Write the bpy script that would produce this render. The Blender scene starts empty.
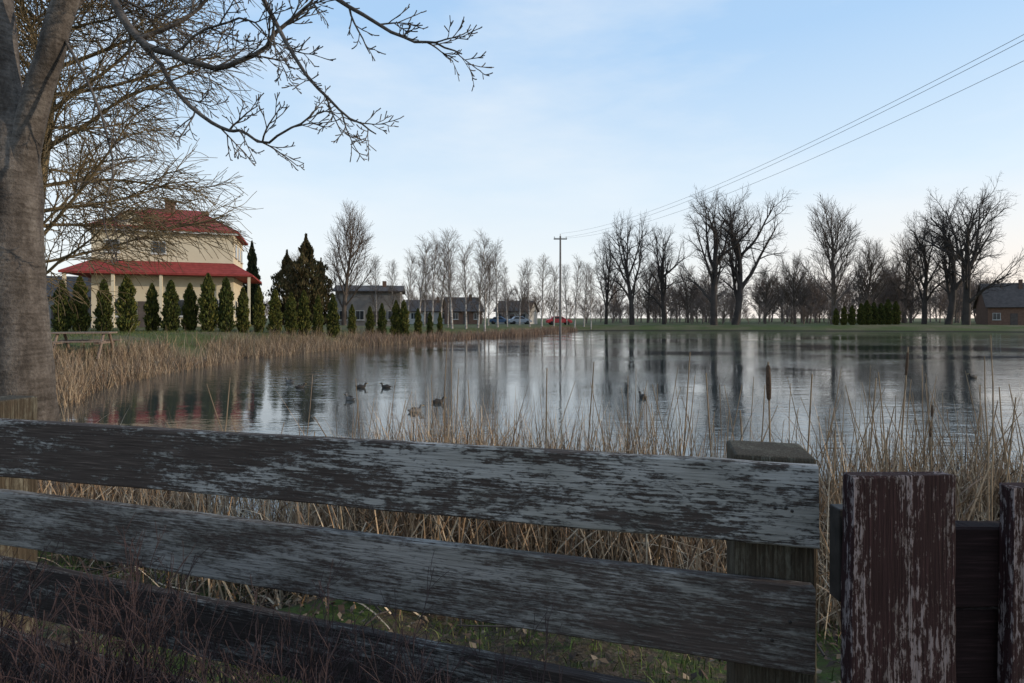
import bpy, math, random
import numpy as np
from mathutils import Vector, Matrix
R = random.Random(7)
NR = np.random.default_rng(11)
scene = bpy.context.scene
COL = scene.collection
F = 569.0; CZ = 2.0; HY = 318.0
def W(u, v, d):
    return Vector(((u-512)/F*d, d, CZ-(v-HY)/F*d))

# ---------------------------------------------------------------- materials
def new_mat(name):
    m = bpy.data.materials.new(name); m.use_nodes = True
    nt = m.node_tree; b = nt.nodes['Principled BSDF']
    return m, nt, b
def noise(nt, scale, vec=None, detail=4, rough=0.55):
    n = nt.nodes.new('ShaderNodeTexNoise'); n.inputs['Scale'].default_value = scale
    n.inputs['Detail'].default_value = detail; n.inputs['Roughness'].default_value = rough
    if vec is not None: nt.links.new(vec, n.inputs['Vector'])
    return n.outputs['Fac']
def mapping(nt, src, scale=(1,1,1), rot=(0,0,0)):
    m = nt.nodes.new('ShaderNodeMapping'); m.inputs['Scale'].default_value = scale
    m.inputs['Rotation'].default_value = rot
    nt.links.new(src, m.inputs['Vector']); return m.outputs['Vector']
def ramp(nt, fac, stops):
    r = nt.nodes.new('ShaderNodeValToRGB'); nt.links.new(fac, r.inputs['Fac'])
    el = r.color_ramp.elements
    while len(el) < len(stops): el.new(0.5)
    for e, (p, c) in zip(el, stops):
        e.position = p; e.color = (*c, 1) if len(c) == 3 else c
    return r.outputs['Color']
def mix(nt, fac, a, b, mode='MIX'):
    m = nt.nodes.new('ShaderNodeMix'); m.data_type = 'RGBA'; m.blend_type = mode
    if isinstance(fac, (int, float)): m.inputs[0].default_value = fac
    else: nt.links.new(fac, m.inputs[0])
    for i, s in ((6, a), (7, b)):
        if isinstance(s, tuple): m.inputs[i].default_value = (*s, 1)
        else: nt.links.new(s, m.inputs[i])
    return m.outputs[2]
def math2(nt, op, a, b, c=None):
    n = nt.nodes.new('ShaderNodeMath'); n.operation = op
    for i, s in enumerate((a, b, c)):
        if s is None: continue
        if isinstance(s, (int, float)): n.inputs[i].default_value = s
        else: nt.links.new(s, n.inputs[i])
    return n.outputs[0]
def bump(nt, b, h, strength=0.5, dist=0.01):
    n = nt.nodes.new('ShaderNodeBump'); n.inputs['Strength'].default_value = strength
    n.inputs['Distance'].default_value = dist
    nt.links.new(h, n.inputs['Height']); nt.links.new(n.outputs['Normal'], b.inputs['Normal'])
def coord(nt, which='Object'):
    return nt.nodes.new('ShaderNodeTexCoord').outputs[which]
def simple(name, c1, c2, scale=5, rough=0.8, bs=0.3, bd=0.01, stretch=(1,1,1), spec=0.3):
    m, nt, b = new_mat(name)
    v = mapping(nt, coord(nt), stretch)
    n = noise(nt, scale, v, 6)
    nt.links.new(ramp(nt, n, [(0.3, c1), (0.7, c2)]), b.inputs['Base Color'])
    b.inputs['Roughness'].default_value = rough
    b.inputs['Specular IOR Level'].default_value = spec
    if bs: bump(nt, b, n, bs, bd)
    return m
def attr_mat(name, rough=0.8):
    m, nt, b = new_mat(name)
    a = nt.nodes.new('ShaderNodeAttribute'); a.attribute_name = 'Col'
    n = noise(nt, 25, coord(nt), 3)
    c = mix(nt, 1.0, a.outputs['Color'], ramp(nt, n, [(0.3, (0.65,0.65,0.65)), (0.7, (1.1,1.1,1.1))]), 'MULTIPLY')
    nt.links.new(c, b.inputs['Base Color'])
    b.inputs['Roughness'].default_value = rough
    b.inputs['Specular IOR Level'].default_value = 0.2
    return m
def fence_mat(name, lo, hi, paint=(0.30,0.31,0.33), wood=(0.040,0.030,0.028), endpaint=None, vertical=False):
    m, nt, b = new_mat(name)
    oc = coord(nt)
    def mp(x, y, rot=(0,0,0)):
        return mapping(nt, oc, (y,y,x) if vertical else (x,y,y), rot)
    big = noise(nt, 1.3, mp(2.2,9), 5, 0.6)
    mid = noise(nt, 4.5, mp(2.4,14), 7, 0.75)
    fine = noise(nt, 2.5, mp(3,95), 5, 0.65)
    flake = noise(nt, 42, mp(1.0,3.0), 4, 0.75)
    s = math2(nt,'MULTIPLY',big,0.30)
    s = math2(nt,'MULTIPLY_ADD',mid,0.27,s)
    s = math2(nt,'MULTIPLY_ADD',fine,0.18,s)
    s = math2(nt,'MULTIPLY_ADD',flake,0.25,s)
    if endpaint is not None:
        sx = nt.nodes.new('ShaderNodeSeparateXYZ'); nt.links.new(oc, sx.inputs[0])
        mr = nt.nodes.new('ShaderNodeMapRange'); nt.links.new(sx.outputs[2 if vertical else 0], mr.inputs[0])
        mr.inputs[1].default_value = endpaint[0]; mr.inputs[2].default_value = endpaint[1]
        mr.inputs[3].default_value = 0; mr.inputs[4].default_value = endpaint[2]
        s = math2(nt,'ADD',s,mr.outputs[0])
    mask = ramp(nt, s, [(lo, (0,0,0)), (hi, (1,1,1))])
    dirt = noise(nt, 5, mp(0.6,2.0), 5, 0.6)
    pc = ramp(nt, fine, [(0.32, tuple(x*0.42 for x in paint)), (0.52, tuple(x*0.85 for x in paint)), (0.68, paint)])
    pc = mix(nt, 0.75, pc, ramp(nt, dirt, [(0.35,(0.46,0.45,0.40)),(0.6,(1,1,1))]), 'MULTIPLY')
    wc = ramp(nt, fine, [(0.3, tuple(x*0.45 for x in wood)), (0.55, wood), (0.72, tuple(x*2.3 for x in wood))])
    vo = nt.nodes.new('ShaderNodeTexVoronoi'); vo.inputs['Scale'].default_value = 1.0
    nt.links.new(mp(2.1,5.0), vo.inputs['Vector'])
    kn = ramp(nt, vo.outputs['Distance'], [(0.05, (0.2,0.17,0.15)), (0.12, (1,1,1))])
    c = mix(nt, mask, wc, pc)
    c = mix(nt, 0.8, c, kn, 'MULTIPLY')
    nt.links.new(c, b.inputs['Base Color'])
    b.inputs['Roughness'].default_value = 0.85
    b.inputs['Specular IOR Level'].default_value = 0.12
    hh = mix(nt, 0.5, mask, fine)
    bump(nt, b, hh, 0.9, 0.004)
    return m

M = {}
M['reed'] = attr_mat('reed_dry')
M['grass'] = attr_mat('grass_blades')
M['leaf'] = attr_mat('leaf_litter')
def bark_mat():
    m, nt, b = new_mat('bark_grey')
    oc = coord(nt)
    n1 = noise(nt, 2.2, mapping(nt, oc, (2.5,2.5,0.8)), 8, 0.65)
    n2 = noise(nt, 5, mapping(nt, oc, (1,1,6)), 5, 0.6)
    n3 = noise(nt, 40, oc, 5, 0.6)
    c = ramp(nt, n1, [(0.3,(0.045,0.038,0.032)),(0.5,(0.115,0.10,0.088)),(0.72,(0.20,0.18,0.16))])
    c = mix(nt, 0.5, c, ramp(nt, n2, [(0.38,(0.35,0.33,0.3)),(0.55,(1,1,1))]), 'MULTIPLY')
    c = mix(nt, 0.6, c, ramp(nt, n3, [(0.35,(0.5,0.5,0.5)),(0.6,(1.1,1.1,1.1))]), 'MULTIPLY')
    nt.links.new(c, b.inputs['Base Color']); b.inputs['Roughness'].default_value = 0.92
    b.inputs['Specular IOR Level'].default_value = 0.15
    bump(nt, b, mix(nt, 0.5, n1, n3), 1.0, 0.03)
    return m
M['bark'] = bark_mat()
M['bark_dark'] = simple('bark_dark', (0.030,0.025,0.022), (0.075,0.062,0.052), 6, 0.9, 0.5, 0.02)
M['bark_far'] = simple('bark_far', (0.030,0.025,0.022), (0.068,0.056,0.048), 1, 0.9, 0)
M['twig_tan'] = simple('twig_tan', (0.08,0.06,0.032), (0.19,0.145,0.08), 3, 0.9, 0)
M['twig_brown'] = simple('twig_brown', (0.075,0.058,0.046), (0.14,0.11,0.088), 1, 0.9, 0)
M['brush'] = simple('brush_brown', (0.13,0.10,0.085), (0.22,0.175,0.15), 0.3, 0.9, 0)
M['birch'] = simple('birch_bark', (0.12,0.10,0.09), (0.55,0.52,0.48), 2, 0.8, 0, stretch=(1,1,2))
M['shrub'] = simple('shrub_twig', (0.022,0.014,0.014), (0.070,0.044,0.044), 20, 0.8, 0)
M['wall'] = simple('render_wall', (0.54,0.47,0.34), (0.62,0.55,0.41), 1, 0.9, 0.1)
M['wall_w'] = simple('white_wall', (0.34,0.33,0.31), (0.44,0.43,0.40), 1, 0.9, 0.1)
M['wall_g'] = simple('grey_wall', (0.17,0.16,0.155), (0.26,0.25,0.235), 1, 0.9, 0.1)
M['brick'] = simple('brick_wall', (0.12,0.07,0.05), (0.18,0.11,0.08), 3, 0.9, 0.1)
M['frame'] = simple('window_frame', (0.42,0.42,0.40), (0.52,0.52,0.50), 3, 0.5, 0)
M['roofdark'] = simple('roof_dark', (0.06,0.05,0.045), (0.11,0.09,0.08), 2, 0.8, 0.2)
M['metal'] = simple('old_metal', (0.015,0.014,0.013), (0.04,0.035,0.032), 30, 0.6, 0.2)
M['concrete'] = simple('pole_concrete', (0.12,0.11,0.10), (0.18,0.17,0.16), 4, 0.9, 0.1)
M['wire'] = simple('wire_dark', (0.06,0.06,0.065), (0.09,0.09,0.095), 4, 0.6, 0)
M['cattail'] = simple('cattail_head', (0.035,0.022,0.014), (0.11,0.07,0.045), 90, 0.95, 0.4, 0.003)
M['oldwood'] = simple('old_wood', (0.12,0.085,0.065), (0.27,0.205,0.16), 4, 0.85, 0.6, 0.006, (8,8,1.2))
M['duckd'] = simple('duck_dark', (0.02,0.018,0.016), (0.06,0.05,0.04), 30, 0.7, 0)
M['duckw'] = simple('duck_greybrown', (0.08,0.07,0.065), (0.20,0.19,0.17), 9, 0.7, 0)
M['bill'] = simple('bill', (0.25,0.15,0.03), (0.3,0.2,0.04), 30, 0.5, 0)
M['tyre'] = simple('tyre', (0.02,0.02,0.02), (0.03,0.03,0.03), 30, 0.8, 0)
def roof_mat():
    m, nt, b = new_mat('red_roof_tiles')
    oc = coord(nt)
    w = nt.nodes.new('ShaderNodeTexWave'); w.inputs['Scale'].default_value = 1.6
    w.bands_direction = 'Z'; nt.links.new(oc, w.inputs['Vector'])
    n = noise(nt, 3, oc, 5)
    c = ramp(nt, n, [(0.3,(0.20,0.032,0.028)), (0.7,(0.31,0.055,0.045))])
    c = mix(nt, 0.35, c, ramp(nt, w.outputs['Fac'], [(0,(0.4,0.4,0.4)),(0.4,(1,1,1))]), 'MULTIPLY')
    nt.links.new(c, b.inputs['Base Color']); b.inputs['Roughness'].default_value = 0.7
    b.inputs['Specular IOR Level'].default_value = 0.2
    return m
M['roof'] = roof_mat()
def glass_mat():
    m, nt, b = new_mat('window_glass')
    b.inputs['Base Color'].default_value = (0.03,0.035,0.04,1); b.inputs['Roughness'].default_value = 0.08
    return m
M['glass'] = glass_mat()
def paint_mat(name, c):
    m, nt, b = new_mat(name)
    n = noise(nt, 3, coord(nt), 3)
    nt.links.new(ramp(nt, n, [(0.3, tuple(x*0.85 for x in c)), (0.7, c)]), b.inputs['Base Color'])
    b.inputs['Roughness'].default_value = 0.3; return m
def thuja_mat():
    m, nt, b = new_mat('thuja_foliage')
    a = nt.nodes.new('ShaderNodeAttribute'); a.attribute_name = 'Col'
    oi = nt.nodes.new('ShaderNodeObjectInfo')
    t = ramp(nt, oi.outputs['Random'], [(0,(0.75,0.8,0.8)), (1,(1.25,1.15,1.0))])
    nt.links.new(mix(nt, 1.0, a.outputs['Color'], t, 'MULTIPLY'), b.inputs['Base Color'])
    b.inputs['Roughness'].default_value = 0.8; b.inputs['Specular IOR Level'].default_value = 0.2
    return m
M['thuja'] = thuja_mat()

def link(o, parent=None):
    COL.objects.link(o)
    if parent is not None: o.parent = parent
    return o
def mesh_obj(name, verts, faces, mat, parent=None, smooth=False, col=None):
    me = bpy.data.meshes.new(name)
    if isinstance(verts, np.ndarray):
        nv = len(verts); nf = len(faces); k = faces.shape[1]
        me.vertices.add(nv); me.vertices.foreach_set('co', verts.astype(np.float32).ravel())
        me.loops.add(nf*k); me.loops.foreach_set('vertex_index', faces.astype(np.int32).ravel())
        me.polygons.add(nf); me.polygons.foreach_set('loop_start', np.arange(0, nf*k, k, dtype=np.int32))
        me.polygons.foreach_set('loop_total', np.full(nf, k, dtype=np.int32))
        me.update(calc_edges=True)
    else:
        me.from_pydata([tuple(v) for v in verts], [], faces); me.update()
    if col is not None:
        ca = me.color_attributes.new('Col', 'FLOAT_COLOR', 'POINT')
        c4 = np.ones((len(me.vertices), 4), dtype=np.float32); c4[:, :3] = col
        ca.data.foreach_set('color', c4.ravel())
    if smooth: me.polygons.foreach_set('use_smooth', [True]*len(me.polygons))
    if mat: me.materials.append(mat)
    return link(bpy.data.objects.new(name, me), parent)
def empty(name, loc=(0,0,0), rotz=0):
    e = bpy.data.objects.new(name, None); e.location = loc; e.rotation_euler = (0,0,rotz)
    e.empty_display_size = 0.2
    COL.objects.link(e); return e
def box(name, x0,x1,y0,y1,z0,z1, mat, parent=None, bev=0.0):
    v = [(x0,y0,z0),(x1,y0,z0),(x1,y1,z0),(x0,y1,z0),(x0,y0,z1),(x1,y0,z1),(x1,y1,z1),(x0,y1,z1)]
    f = [(0,3,2,1),(4,5,6,7),(0,1,5,4),(1,2,6,5),(2,3,7,6),(3,0,4,7)]
    o = mesh_obj(name, v, f, mat, parent)
    if bev:
        b = o.modifiers.new('bevel','BEVEL'); b.width = bev; b.segments = 2
    return o

# ---------------------------------------------------------------- tubes / trees
class Tubes:
    def __init__(s): s.v = []; s.f = []
    def tube(s, pts, rad, sides=4):
        n0 = len(s.v); u = None; n = len(pts)
        for i in range(n):
            t = (pts[min(i+1,n-1)]-pts[max(i-1,0)])
            if t.length < 1e-9: t = Vector((0,0,1))
            t.normalize()
            if u is None:
                u = t.orthogonal().normalized()
            else:
                u = (u - t*u.dot(t))
                if u.length < 1e-6: u = t.orthogonal()
                u.normalize()
            w = t.cross(u)
            for k in range(sides):
                a = 2*math.pi*k/sides
                s.v.append(pts[i] + (u*math.cos(a)+w*math.sin(a))*rad[i])
        for i in range(n-1):
            for k in range(sides):
                a = n0+i*sides+k; b = n0+i*sides+(k+1)%sides
                s.f.append((a,b,b+sides,a+sides))
    def mesh(s, name, mat):
        v = np.array([tuple(p) for p in s.v], dtype=np.float32); f = np.array(s.f, dtype=np.int32)
        me = bpy.data.meshes.new(name)
        me.vertices.add(len(v)); me.vertices.foreach_set('co', v.ravel())
        me.loops.add(len(f)*4); me.loops.foreach_set('vertex_index', f.ravel())
        me.polygons.add(len(f)); me.polygons.foreach_set('loop_start', np.arange(0,len(f)*4,4,dtype=np.int32))
        me.polygons.foreach_set('loop_total', np.full(len(f),4,dtype=np.int32))
        me.update(calc_edges=True)
        me.polygons.foreach_set('use_smooth', [True]*len(f))
        me.materials.append(mat); return me
def rv(a): return Vector((R.uniform(-a,a),R.uniform(-a,a),R.uniform(-a,a)))
def side_dir(d, ang, az):
    u = d.orthogonal().normalized(); w = d.cross(u)
    return (d*math.cos(ang) + (u*math.cos(az)+w*math.sin(az))*math.sin(ang)).normalized()
def branch(T, p, d, L, r, lv, P):
    q = P[lv]; ns = q['seg']; st = L/ns; pts = [p.copy()]; rad = [r]; ds = [d]
    for i in range(ns):
        d = (d + rv(q['w']) + Vector((0,0,q['up']))).normalized()
        p = p + d*st; pts.append(p); ds.append(d)
        rad.append(max(q['min'], r*(1-(1-q['tp'])*(i+1)/ns)))
    T.tube(pts, rad, q['sides'])
    children(T, pts, rad, ds, L, lv, P)
def children(T, pts, rad, ds, L, lv, P):
    if lv+1 >= len(P): return
    q = P[lv]; c = P[lv+1]; ns = len(pts)-1; az = R.uniform(0,6.28)
    for k in range(q['n']):
        t = q['t0'] + (1-q['t0'])*(k+R.random()*0.8)/q['n']; t = min(t,0.999)
        x = t*ns; i = int(x); fr = x-i
        pp = pts[i].lerp(pts[i+1], fr); rr = rad[i]*(1-fr)+rad[i+1]*fr
        az += 2.4+R.uniform(-.5,.5)
        dd = side_dir(ds[min(i+1,len(ds)-1)], q['ang']*R.uniform(0.7,1.25)*(1-0.3*t), az)
        LL = c['len']*(1-q['fall']*t)*R.uniform(0.65,1.2)
        branch(T, pp, dd, LL, max(c['min'], min(rr*0.8, c['r']*R.uniform(0.7,1.2))), lv+1, P)
def L_(seg,w,up,tp,mn,sides,n,t0,ang,fall,ln,r):
    return dict(seg=seg,w=w,up=up,tp=tp,min=mn,sides=sides,n=n,t0=t0,ang=ang,fall=fall,len=ln,r=r)

# ---------------------------------------------------------------- lake + ground
ctrl = [(-12.5,15.5),(-9.5,10.5),(-6,7.2),(-3,5.2),(0,4.3),(3,4.5),(6,5.6),(12,6.6),(22,8),(40,14),(64,30),(80,55),(76,77),(50,86),
        (20,89),(9,86),(6,76),(1,64),(-5.5,52),(-10,42),(-12.6,33),(-13.6,24)]
def catmull(c, n=8):
    out = []; m = len(c)
    for i in range(m):
        p0,p1,p2,p3 = [np.array(c[(i+j-1)%m], float) for j in range(4)]
        for k in range(n):
            t = k/n
            out.append(0.5*((2*p1)+(-p0+p2)*t+(2*p0-5*p1+4*p2-p3)*t*t+(-p0+3*p1-3*p2+p3)*t**3))
    return np.array(out)
shore = catmull(ctrl)
def sdist(X, Y):
    X = np.asarray(X,float); Y = np.asarray(Y,float)
    best = np.full(X.shape, 1e9); ins = np.zeros(X.shape, bool)
    n = len(shore)
    for i in range(n):
        ax,ay = shore[i]; bx,by = shore[(i+1)%n]
        dx,dy = bx-ax, by-ay
        t = np.clip(((X-ax)*dx+(Y-ay)*dy)/(dx*dx+dy*dy),0,1)
        best = np.minimum(best, (X-ax-t*dx)**2+(Y-ay-t*dy)**2)
        if abs(dy) > 1e-12:
            c = ((ay > Y) != (by > Y)) & (X < dx*(Y-ay)/dy+ax)
            ins ^= c
    d = np.sqrt(best); return np.where(ins, -d, d)
def sm(t): t = np.clip(t,0,1); return t*t*(3-2*t)
def gh(X, Y):
    X = np.asarray(X,float); Y = np.asarray(Y,float)
    d = sdist(X,Y)
    d = d + 0.18*np.sin(X*1.7+Y*0.6)+0.12*np.sin(X*3.9-Y*2.3)
    left = sm((-X-5)/7)*sm((Y-6)/8)*sm((75-Y)/20)
    far = sm((Y-12)/20)
    H = 0.5 + 0.7*left + 0.35*np.clip(far-left,0,1)
    wd = 1.9 + 2.6*left + 2.5*np.clip(far-left,0,1)
    h = np.where(d > 0, H*sm(d/wd*0.9+0.02), -0.7*sm(-d/2.5))
    near = np.exp(-(X**2+Y**2)/400)
    h = h + np.where(d>0,1,0.5)*(0.02*np.sin(X*5.1+Y*2)+0.018*np.sin(X*2.3-Y*6.3)+0.012*np.sin(X*11+Y*9))*near
    h = h + 0.12*np.sin(X*0.11+1)*np.sin(Y*0.09)*sm((d-6)/10)
    return h
def gz(x,y): return float(gh(np.array([x]),np.array([y]))[0])
N = 340
t = np.linspace(-1,1,N); k = 7.2
gx = np.sinh(t*k)/math.sinh(k)*2600
gyv = np.sinh(t*k)/math.sinh(k)*2600 + 3.0
GX,GY = np.meshgrid(gx, gyv)
GZ = gh(GX.ravel(), GY.ravel())
V = np.stack([GX.ravel(),GY.ravel(),GZ],1)
i,j = np.meshgrid(np.arange(N-1),np.arange(N-1)); a = (j*N+i).ravel()
Fq = np.stack([a,a+1,a+1+N,a+N],1)
def ground_mat():
    m, nt, b = new_mat('ground_grass_leaves')
    oc = coord(nt)
    n1 = noise(nt, 0.9, oc, 6); n2 = noise(nt, 14, oc, 8, 0.7); n3 = noise(nt, 60, oc, 4, 0.7)
    litter = ramp(nt, n3, [(0.3,(0.030,0.022,0.015)),(0.5,(0.085,0.062,0.040)),(0.7,(0.17,0.13,0.09))])
    green = ramp(nt, n2, [(0.3,(0.028,0.042,0.012)),(0.7,(0.080,0.115,0.030))])
    gm = ramp(nt, mix(nt, 0.5, n1, n2), [(0.47,(0,0,0)),(0.57,(1,1,1))])
    near = mix(nt, gm, litter, green)
    fargreen = ramp(nt, n2, [(0.3,(0.050,0.066,0.020)),(0.75,(0.095,0.115,0.038))])
    n4 = noise(nt, 0.25, oc, 5)
    farc = mix(nt, ramp(nt, n4, [(0.42,(0,0,0)),(0.62,(1,1,1))]), fargreen, (0.12,0.105,0.06))
    sp = nt.nodes.new('ShaderNodeSeparateXYZ'); nt.links.new(oc, sp.inputs[0])
    mr = nt.nodes.new('ShaderNodeMapRange'); nt.links.new(sp.outputs[1], mr.inputs[0])
    mr.inputs[1].default_value = 8; mr.inputs[2].default_value = 18
    c = mix(nt, mr.outputs[0], near, farc)
    mz = nt.nodes.new('ShaderNodeMapRange'); nt.links.new(sp.outputs[2], mz.inputs[0])
    mz.inputs[1].default_value = 0.02; mz.inputs[2].default_value = 0.2
    c = mix(nt, mz.outputs[0], (0.022,0.018,0.013), c)
    nt.links.new(c, b.inputs['Base Color']); b.inputs['Roughness'].default_value = 0.95
    b.inputs['Specular IOR Level'].default_value = 0.15
    bump(nt, b, n3, 0.8, 0.03)
    return m
ground = mesh_obj('ground', V, Fq, ground_mat(), smooth=True)

def water_mat():
    m, nt, b = new_mat('pond_water')
    oc = coord(nt)
    b.inputs['Base Color'].default_value = (0.045,0.052,0.050,1)
    b.inputs['Roughness'].default_value = 0.015; b.inputs['IOR'].default_value = 2.1
    a = noise(nt, 1.0, mapping(nt, oc, (0.8,2.6,1), (0,0,0.15)), 4, 0.5)
    c = noise(nt, 1.0, mapping(nt, oc, (4.0,10,1), (0,0,-0.1)), 3, 0.5)
    patch = noise(nt, 0.10, mapping(nt, oc, (0.6,1.4,1), (0,0,0.3)), 3, 0.5)
    pm = ramp(nt, patch, [(0.40,(0.16,0.16,0.16)),(0.62,(1,1,1))])
    h = mix(nt, 0.35, a, c)
    h2 = mix(nt, 1.0, h, pm, 'MULTIPLY')
    bump(nt, b, h2, 0.45, 0.055)
    return m
wv = [(-16,3,0),(86,3,0),(86,95,0),(-16,95,0)]
mesh_obj('pond_water', wv, [(0,1,2,3)], water_mat())

# ---------------------------------------------------------------- blades
def blades(name, roots, h, w, mat, col, lean=0.25, curv=0.6, kinkp=0.3, S=6):
    n = len(roots); az = NR.uniform(0,2*np.pi,n)
    th0 = np.abs(NR.normal(0,lean,n)); cv = np.abs(NR.normal(0,curv,n))
    tk = NR.uniform(0.3,0.9,n); kk = np.where(NR.random(n)<kinkp, NR.uniform(0.8,2.2,n), 0)
    P = np.zeros((n,S+1,3)); P[:,0] = roots
    for s in range(S):
        t = (s+0.5)/S
        th = th0+cv*t+kk*(t>tk); th = np.minimum(th,2.7)
        st = h/S
        P[:,s+1,0] = P[:,s,0]+np.sin(th)*np.cos(az)*st
        P[:,s+1,1] = P[:,s,1]+np.sin(th)*np.sin(az)*st
        P[:,s+1,2] = np.maximum(P[:,s,2]+np.cos(th)*st, roots[:,2]-0.02)
    wa = az+np.pi/2+NR.normal(0,0.6,n)
    wd = np.stack([np.cos(wa),np.sin(wa),NR.normal(0,0.15,n)],1)
    ts = np.linspace(0,1,S+1); prof = np.clip(1-ts**2.2,0.06,1)
    half = (w[:,None]*0.5*prof[None,:])[:,:,None]*wd[:,None,:]
    A = P-half; B = P+half
    Vv = np.stack([A,B],2).reshape(-1,3)
    base = (np.arange(n)*(S+1)*2)[:,None]+ (np.arange(S)*2)[None,:]
    f = np.stack([base,base+1,base+3,base+2],2).reshape(-1,4)
    cc = np.repeat(col,(S+1)*2,axis=0)
    return mesh_obj(name, Vv, f, mat, col=cc)
def palette(n, cols, var=0.2):
    cols = np.array(cols); c = cols[NR.integers(0,len(cols),n)]
    return c*NR.uniform(1-var,1+var,(n,1))
REED = [(0.34,0.235,0.145),(0.42,0.31,0.20),(0.22,0.145,0.09),(0.50,0.40,0.28),(0.13,0.085,0.055),(0.28,0.18,0.10)]

def near_reeds(n, clumps, spread, inner=-1.5, outer=1.1, x0=-5.5, x1=9):
    cs = []
    while len(cs) < clumps:
        x = R.uniform(x0,x1); y = R.uniform(3,9)
        d = float(sdist(np.array([x]),np.array([y]))[0])
        if inner < d < outer: cs.append((x,y,R.uniform(0.4,1)))
    cx = np.array(cs); w = cx[:,2]/cx[:,2].sum()
    idx = NR.choice(len(cs), n, p=w)
    x = cx[idx,0]+NR.normal(0,spread,n); y = cx[idx,1]+NR.normal(0,spread,n)
    d = sdist(x,y); ok = (d<outer+0.3)&(d>inner-0.4)
    x = x[ok]; y = y[ok]
    z = np.maximum(gh(x,y), -0.15)
    return np.stack([x,y,z],1)
r1 = np.concatenate([near_reeds(8000, 130, 0.2), near_reeds(4600, 34, 0.16, -1.4, 0.5, -1.4, 1.5), near_reeds(2000, 18, 0.18, -1.4, 0.6, 2.6, 6)])
tall = 0.62+0.30*sm((r1[:,0]+2.1)/1.0)+0.38*np.exp(-((r1[:,0]-0.3)/1.15)**4)
h = np.minimum((NR.gamma(7, 0.115, len(r1))+0.12)*tall, 1.45)
blades('cattail_reeds', r1, h, NR.uniform(0.006,0.015,len(r1)), M['reed'], palette(len(r1),REED,0.25), 0.26, 0.6, 0.5, 7)
r2 = near_reeds(9000, 120, 0.3, -0.9, 1.0)
blades('fallen_reed_straw', r2, NR.uniform(0.3,0.8,len(r2)), NR.uniform(0.006,0.014,len(r2)), M['reed'], palette(len(r2),REED,0.25), 0.75, 0.8, 0.3, 6)
T = Tubes(); TH = Tubes()
r3 = np.concatenate([near_reeds(150, 45, 0.25, x0=-2.2), near_reeds(90, 30, 0.3, -2.2, 0.3, 0.2, 5.5)])
for p in r3:
    hh = R.uniform(0.9,1.65); d = Vector((R.gauss(0,0.15),R.gauss(0,0.12),1)).normalized()
    P0 = Vector(p); pts = [P0]; dd = d.copy()
    for s in range(5):
        dd = (dd+rv(0.06)).normalized(); pts.append(pts[-1]+dd*hh/5)
    T.tube(pts, [0.006,0.0055,0.005,0.0045,0.004,0.003], 4)
for (u,v,d,hd) in [(768,362,4.3,2),(908,347,5.2,1),(706,373,5.6,0),(812,374,5.0,0),(876,378,5.4,0),(932,402,6.5,1),(594,362,7.0,0),(930,420,5.5,1),(547,368,6.0,0),(740,410,5.0,0),(835,430,4.6,0),(690,352,6,0)]:
    top = W(u,v,d); bx = top.x+R.uniform(-.2,.2); by = d+R.uniform(-.1,.1)
    base = Vector((bx,by,max(gz(bx,by),-0.1)))
    mid = base.lerp(top,0.5)+rv(0.03)
    T.tube([base,mid,top], [0.009,0.008,0.006], 5)
    if hd:
        a = top.lerp(mid,0.02 if hd==2 else 0.05); b = top.lerp(mid,0.34 if hd==2 else 0.30)
        pts = [b.lerp(a,q) for q in (0,0.06,0.3,0.6,0.94,1)]
        rr = 0.012 if hd==1 else 0.020
        TH.tube(pts, [0.004,rr*0.8,rr*R.uniform(.9,1.1),rr,rr*0.75,0.003], 8)
o = bpy.data.objects.new('cattail_stems', T.mesh('cattail_stems', simple('stem_straw',(0.13,0.09,0.055),(0.28,0.21,0.135),8,0.8,0))); link(o)
o2 = bpy.data.objects.new('seed_heads', TH.mesh('seed_heads', M['cattail'])); link(o2, o)

seg = shore
def shore_reeds(n, cond, lo, hi):
    m = len(seg)
    L = [i for i in range(m) if cond(seg[i])]
    idx = NR.choice(L, n); tt = NR.random(n)
    p = seg[idx]*(1-tt)[:,None]+seg[(idx+1)%m]*tt[:,None]
    tan = seg[(idx+1)%m]-seg[idx]; ln = np.linalg.norm(tan,axis=1,keepdims=True)
    nor = np.stack([tan[:,1],-tan[:,0]],1)/ln
    off = NR.uniform(lo,hi,n)
    s = sdist(p[:,0]+nor[:,0]*0.1,p[:,1]+nor[:,1]*0.1)
    nor = nor*np.sign(s)[:,None]
    p = p+nor*off[:,None]
    z = np.maximum(gh(p[:,0],p[:,1]),-0.1)
    return np.stack([p[:,0],p[:,1],z],1)
r4 = shore_reeds(26000, lambda s: s[0]<-7 and 12.5<s[1]<47, -1.2, 2.6)
dens = (np.sin(r4[:,1]*0.9)+np.sin(r4[:,1]*0.37+1)+np.sin(r4[:,0]*2.3+r4[:,1])+NR.normal(0,0.9,len(r4)))>-1.0
r4 = r4[dens]
REED_L = [(0.30,0.22,0.14),(0.40,0.31,0.21),(0.23,0.16,0.105),(0.14,0.095,0.065)]
blades('bank_reeds', r4, NR.gamma(8,0.070,len(r4))*(0.95+0.35*np.sin(r4[:,1]*0.7)*np.sin(r4[:,1]*2.1))+0.1, NR.uniform(0.010,0.022,len(r4)), M['reed'], palette(len(r4),REED_L,0.3), 0.28, 0.55, 0.35, 4)
r5 = shore_reeds(9000, lambda s: (s[1]>=42 and s[0]<10), -0.5, 1.6)
blades('far_bank_reeds', r5, NR.uniform(0.35,0.9,len(r5)), NR.uniform(0.02,0.05,len(r5)), M['reed'], palette(len(r5),[(0.24,0.16,0.11),(0.17,0.11,0.08),(0.30,0.22,0.16)]), 0.2, 0.4, 0.2, 3)

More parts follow.
